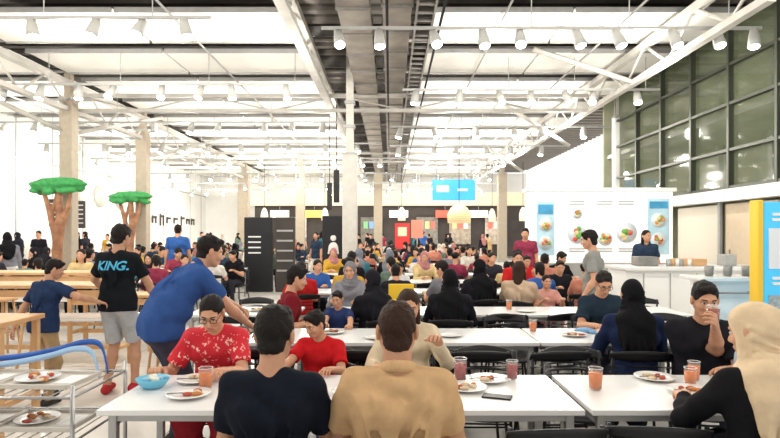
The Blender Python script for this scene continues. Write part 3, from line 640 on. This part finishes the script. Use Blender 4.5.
for i in range(34): stand_at(rc.uniform(-11.5,6),rc.choice([28.6,29.4,31.8,34.5,36.2])+rc.uniform(-.1,.1))
for i in range(16): stand_at(rc.uniform(-12.9,-11.6),rc.uniform(13,27))
for i in range(8): stand_at(-2.5+rc.uniform(-.2,.2),rc.uniform(13,27))
for x,y,a in ((-7.9,9.2,60),(-8.6,8.2,-30),(5.0,10.95,170),(5.6,11.2,150),(-8.6,10.6,0),(-8.2,12,40),(3.0,12.4,160),(-5.0,13.2,10)): stand_at(x,y,a)
# ------------------------------------------------------------------ right counter, kiosk
m=MB(); m.box((5.2,9.9,.5),(2.4,.8,1.0),WHITE,.01); m.box((5.2,9.85,1.03),(2.5,.95,.06),TABW,.01); 
for k in range(5): m.box((4.3+k*.45,9.49,.5),(.01,.02,.9),GREYM)
m.box((4.5,9.9,1.14),(.35,.3,.16),STEEL,.01); m.box((5.3,9.95,1.12),(.5,.3,.12),WOOD,.01); m.box((5.95,9.9,1.16),(.22,.25,.2),GREYM,.02)
for k in range(6): m.lathe([(0,0),(.04,0),(.045,.12),(0,.12)],[GREYM,WOOD,TABW][k%3],(4.85+k*.07,9.75,1.06),10)
m.obj('service_counter')
m=MB(); m.box((4.75,7.6,.5),(1.1,.5,1.0),WHITE,.01); m.box((4.7,7.55,1.02),(1.3,.6,.05),TABW,.01); m.tube([(4.15,7.25,.85),(5.3,7.25,.85)],.014,STEEL,6)
for k in range(3): m.tube([(4.2+k*.5,7.25,.85),(4.2+k*.5,7.36,.85)],.012,STEEL,6); m.lathe([(0,0),(.05,0),(.06,.14),(.05,.14),(0,.02)],STEEL,(4.3+k*.25,7.55,1.045),12)
m.obj('cutlery_counter')
m=MB(); YE=mat('sign_yellow',(.85,.55,.03),.5); BU=mat('sign_sky',(.05,.42,.68),.4,emis=(.06,.5,.85),es=.35)
m.box((4.12,6.3,1.0),(.06,.16,1.98),YE,.01); m.box((4.61,6.3,1.0),(.9,.14,1.94),BU,.01)
m.box((4.40,6.22,1.45),(.38,.02,.45),mat('qr_patch',(.75,.8,.85),.5)); m.box((4.42,6.22,.72),(.42,.02,.42),mat('sign_grey',(.45,.55,.6),.5,noise=.4,nscale=30))
for z in (1.83,1.77,1.12,1.06): m.box((4.42,6.22,z),(.34,.02,.03),WHITE)
m.obj('information_kiosk')
# ------------------------------------------------------------------ left wooden furniture
def woodtable(name,x,y,w,d,h,sh=True):
    m=MB(); m.box((0,0,h-.02),(w,d,.04),WOOD,.006)
    for sx in(-1,1):
        for sy in(-1,1): m.box((sx*(w/2-.05),sy*(d/2-.05),(h-.04)/2),(.05,.05,h-.04),WOOD,.005)
        m.box((sx*(w/2-.05),0,.25),(.04,d-.1,.04),WOOD)
    if sh: m.box((0,-d/2+.05,h-.1),(w-.1,.03,.08),WOOD); m.box((0,0,.25),(w-.1,.04,.05),WOOD); m.box((0,0,h*.6),(w-.1,d-.08,.025),TABW)
    m.obj(name,(x,y,0))
woodtable('wooden_bar_table',-4.15,6.75,1.9,.6,1.02); woodtable('wooden_bar_table',-3.55,4.6,1.1,.55,.92); woodtable('wooden_bar_table',-5.4,8.5,2.6,.6,1.05); woodtable('wooden_bar_table',-3.85,7.9,1.2,.5,.78)
def stool(x,y):
    m=MB(); m.lathe([(0,.74),(.16,.74),(.165,.72),(.15,.70),(0,.70)],WOOD)
    for a in range(4): q=a*math.pi/2+.8; m.tube([(.1*math.cos(q),.1*math.sin(q),.7),(.19*math.cos(q),.19*math.sin(q),0)],.016,WOOD,8)
    m.tube([(.15*math.cos(a),.15*math.sin(a),.28) for a in np.linspace(0,6.283,17)[:-1]],.01,WOOD,6,True); m.obj('bar_stool',(x,y,0))
for x,y in ((-4.6,6.15),(-3.9,6.15),(-2.75,7.1),(-5.3,7.7),(-2.6,6.45)): stool(x,y)
# tray trolley with blue handle rail
m=MB(); WM=mat('wire_metal',(.4,.4,.4),.3,.7); BUR=mat('rail_blue',(.02,.12,.5),.4,noise=.2)
x0,x1,y0,y1=-2.45,-1.56,2.75,3.3
for x in (x0,x1):
    for y in (y0,y1): m.tube([(x,y,.06),(x,y,.86)],.011,WM,8); m.lathe([(0,0),(.03,.01),(.03,.05),(0,.06)],BLK,(x,y,0),10)
for z in (.3,.58,.8):
    m.tube([(x0,y0,z),(x1,y0,z),(x1,y1,z),(x0,y1,z)],.008,WM,6,True)
    for k in range(1,14): xx=x0+(x1-x0)*k/14; m.tube([(xx,y0,z),(xx,y1,z)],.0035,WM,5)
def curve(P,n=8):
    P=[Vector(p) for p in P]; Q=[P[0]]+P+[P[-1]]; out=[]
    for i in range(len(P)-1):
        a,b_,c,d=Q[i:i+4]
        for k in range(n):
            t=k/n; out.append(.5*((2*b_)+(c-a)*t+(2*a-5*b_+4*c-d)*t*t+(3*b_-a-3*c+d)*t**3))
    return out+[P[-1]]
for yy,dz in ((y1,.0),(y1-.1,-.02)):
    c=curve([(x0,yy,.80),(x0+.06,yy,.86+dz),(-2.15,yy,.89+dz),(-1.95,yy,.93+dz),(-1.80,yy,.97+dz),(-1.7,yy,.95+dz),(-1.66,yy,.80)])
    m.sheet(lambda u,v:tuple(c[int(u*(len(c)-1)+.5)]+Vector((0,0,(v-.5)*.032))),len(c)-1,1,(0,-.012,0),BUR if dz==0 else mat('rail_pale',(.35,.55,.8),.5))
m.obj('tray_trolley')
def tray(x,y,z,sd):
    rd=random.Random(sd); m=MB(); m.box((0,0,.004),(.42,.3,.008),mat('tray_grey',(.6,.56,.5),.5),.003)
    for a,b_,c,d in ((0,.15,.42,.01),(0,-.15,.42,.01),(.21,0,.01,.31),(-.21,0,.01,.31)): m.box((a,b_,.012),(c,d,.022),MC['tray_grey'])
    m.lathe([(0,.01),(.07,.012),(.11,.026),(.11,.03),(.07,.018),(0,.016)],TABW,(-.05,0,0),22)
    for i in range(9):
        f=Field(.008); f.ell((rd.uniform(-.12,.06),rd.uniform(-.07,.07),.028),(rd.uniform(.015,.03),.014,.011)); m.field(f,.007,mat('food_%d'%(i%3),[(.6,.22,.05),(.75,.6,.4),(.5,.08,.04)][i%3],.6,noise=.3,nscale=30))
    m.box((.14,0,.012),(.1,.16,.008),WHITE); m.obj('food_tray',(x,y,z),rd.uniform(-6,6))
tray(-1.85,3.02,.81,1); tray(-2.25,3.05,.81,2); tray(-1.85,3.02,.59,3); tray(-2.25,3.02,.59,4)
# ------------------------------------------------------------------ tableware
CER=mat('ceramic_white',(.85,.84,.81),.2); TEA=mat('tea_amber',(.62,.15,.005),.15); REDT=mat('drink_red',(.28,.015,.01),.15); GLS=mat('glass_clear',(.85,.9,.92),.05,alpha=.10)
FD=[mat('food_%d'%i,(.7,.3,.1),.6) for i in range(3)]
def plate(x,y,r=.115,food=True,seed=0,z=.75):
    m=MB(); m.lathe([(0,.004),(r*.55,.004),(r*.65,.008),(r,.018),(r,.022),(r*.64,.013),(r*.5,.009),(0,.009)],CER,seg=28)
    rd=random.Random(seed)
    if food:
        for i in range(6): f=Field(.008); f.ell((rd.uniform(-.05,.05),rd.uniform(-.05,.05),.018),(rd.uniform(.015,.032),.016,.012)); m.field(f,.007,FD[rd.randrange(3)])
        m.tube([(-r*.9,-.03,.024),(.02,.0,.02)],.003,STEEL,6); m.box((.04,.006,.02),(.04,.018,.003),STEEL)
    m.obj('dinner_plate',(x,y,z))
def glass(x,y,M=TEA,h=.11,r=.035,z=.75,fill=.8):
    m=MB(); m.lathe([(0,.004),(r*.8,0),(r*.85,.003),(r,h),(r*.94,h),(r*.8,.008)],GLS,seg=20)
    m.tube([(r*.97*math.cos(a),r*.97*math.sin(a),h) for a in np.linspace(0,6.283,21)[:-1]],.0015,CER,5,True)
    if M!=GLS: m.lathe([(0,.009),(r*.80,.009),(r*(.80+.16*fill),h*fill),(0,h*fill)],M,seg=20)
    return m.obj('tea_glass',(x,y,z))
for i,(x,y,fo) in enumerate(((-1.06,2.95,1),(-1.12,3.25,1),(.42,3.08,1),(.57,3.26,1),(1.56,3.3,1),(1.62,3.02,1),(-.5,3.15,1),(-.2,3.0,0),(.02,3.1,1),(2.0,3.1,0),(1.55,4.72,1),(.5,4.7,0),(-.5,4.85,1),(-.1,4.6,0),(1.95,4.85,1),(1.5,6.2,0),(-1.5,6.3,1))): plate(x,y,seed=i,food=bool(fo))
glass(-1.02,3.10,TEA,.115,.04); glass(.41,3.27,REDT,.13,.04); glass(1.13,3.08,TEA,.12,.04); glass(1.78,3.28,TEA); glass(.72,3.3,REDT,.11); glass(1.7,3.17,TEA,.1); glass(.0,4.65,TEA,.1); glass(.13,4.8,TEA); glass(1.25,4.9,TEA); glass(2.25,4.7,TEA); glass(1.35,6.35,TEA); glass(-.72,3.2,TEA,.1)
g=glass(2.02,3.50,mat('tea_dark',(.3,.05,.02),.1),.1,.04,1.06)
m=MB(); m.lathe([(0,.004),(.05,0),(.07,.02),(.092,.055),(.088,.056),(.065,.022),(0,.012)],mat('bowl_blue',(.15,.5,.7),.3),seg=28)
for i in range(8): f=Field(.01); f.ell((random.uniform(-.05,.05),random.uniform(-.05,.05),.05),(.025,.018,.014)); m.field(f,.008,mat('cracker_%d'%(i%2),[(.8,.75,.6),(.3,.55,.7)][i%2],.6))
m.obj('salad_bowl',(-1.32,3.12,.75))
m=MB(); m.box((0,0,.005),(.075,.15,.009),BLK,.003); m.obj('smartphone',(.56,2.93,.75),70)
m=MB(); m.lathe([(0,0),(.03,.0),(.032,.01),(.032,.13),(.028,.16),(.013,.185),(.013,.2)],mat('bottle_clear',(.6,.75,.85),.1,alpha=.5),seg=18); m.lathe([(.0325,.05),(.0325,.11)],mat('label_blue',(.1,.35,.7),.5),seg=18); m.lathe([(.015,.195),(.015,.215),(0,.215)],WHITE,seg=14); m.obj('water_bottle',(2.05,3.28,.75))
m=MB(); f=Field(.02)
for i in range(5): f.ell((random.uniform(-.07,.07),random.uniform(-.04,.04),.02),(.06,.035,.02))
m.field(f,.009,mat('napkin_blue',(.2,.38,.62),.8),wr=.004); m.obj('crumpled_napkin',(1.72,4.85,.75))
m=MB(); 
for s in(-1,1):
    for t in(-1,1): m.tube([(s*.25,t*.25,0),(s*.18,t*.16,.62)],.018,BLK,8)
m.box((0,0,.6),(.36,.32,.05),BLK,.01); m.box((0,.15,.78),(.34,.04,.34),YE,.01); m.box((0,-.2,.76),(.4,.2,.03),YE,.01); m.tube([(-.2,.15,.7),(-.2,-.2,.75)],.012,BLK,6); m.tube([(.2,.15,.7),(.2,-.2,.75)],.012,BLK,6)
hm=m.mesh('high_chair'); place(hm,'high_chair',(.15,7.3,0),0); place(hm,'high_chair',(2.9,7.55,0),20)
# ------------------------------------------------------------------ camera
cd=bpy.data.cameras.new('camera'); cam=bpy.data.objects.new('camera',cd); COL.objects.link(cam); sc.camera=cam
cam.location=(0,0,1.6); cam.rotation_euler=(math.radians(90),0,0); cd.sensor_width=36; cd.lens=25.85; cd.shift_y=16/780; cd.clip_end=200
print('OBJ',len(bpy.data.objects))
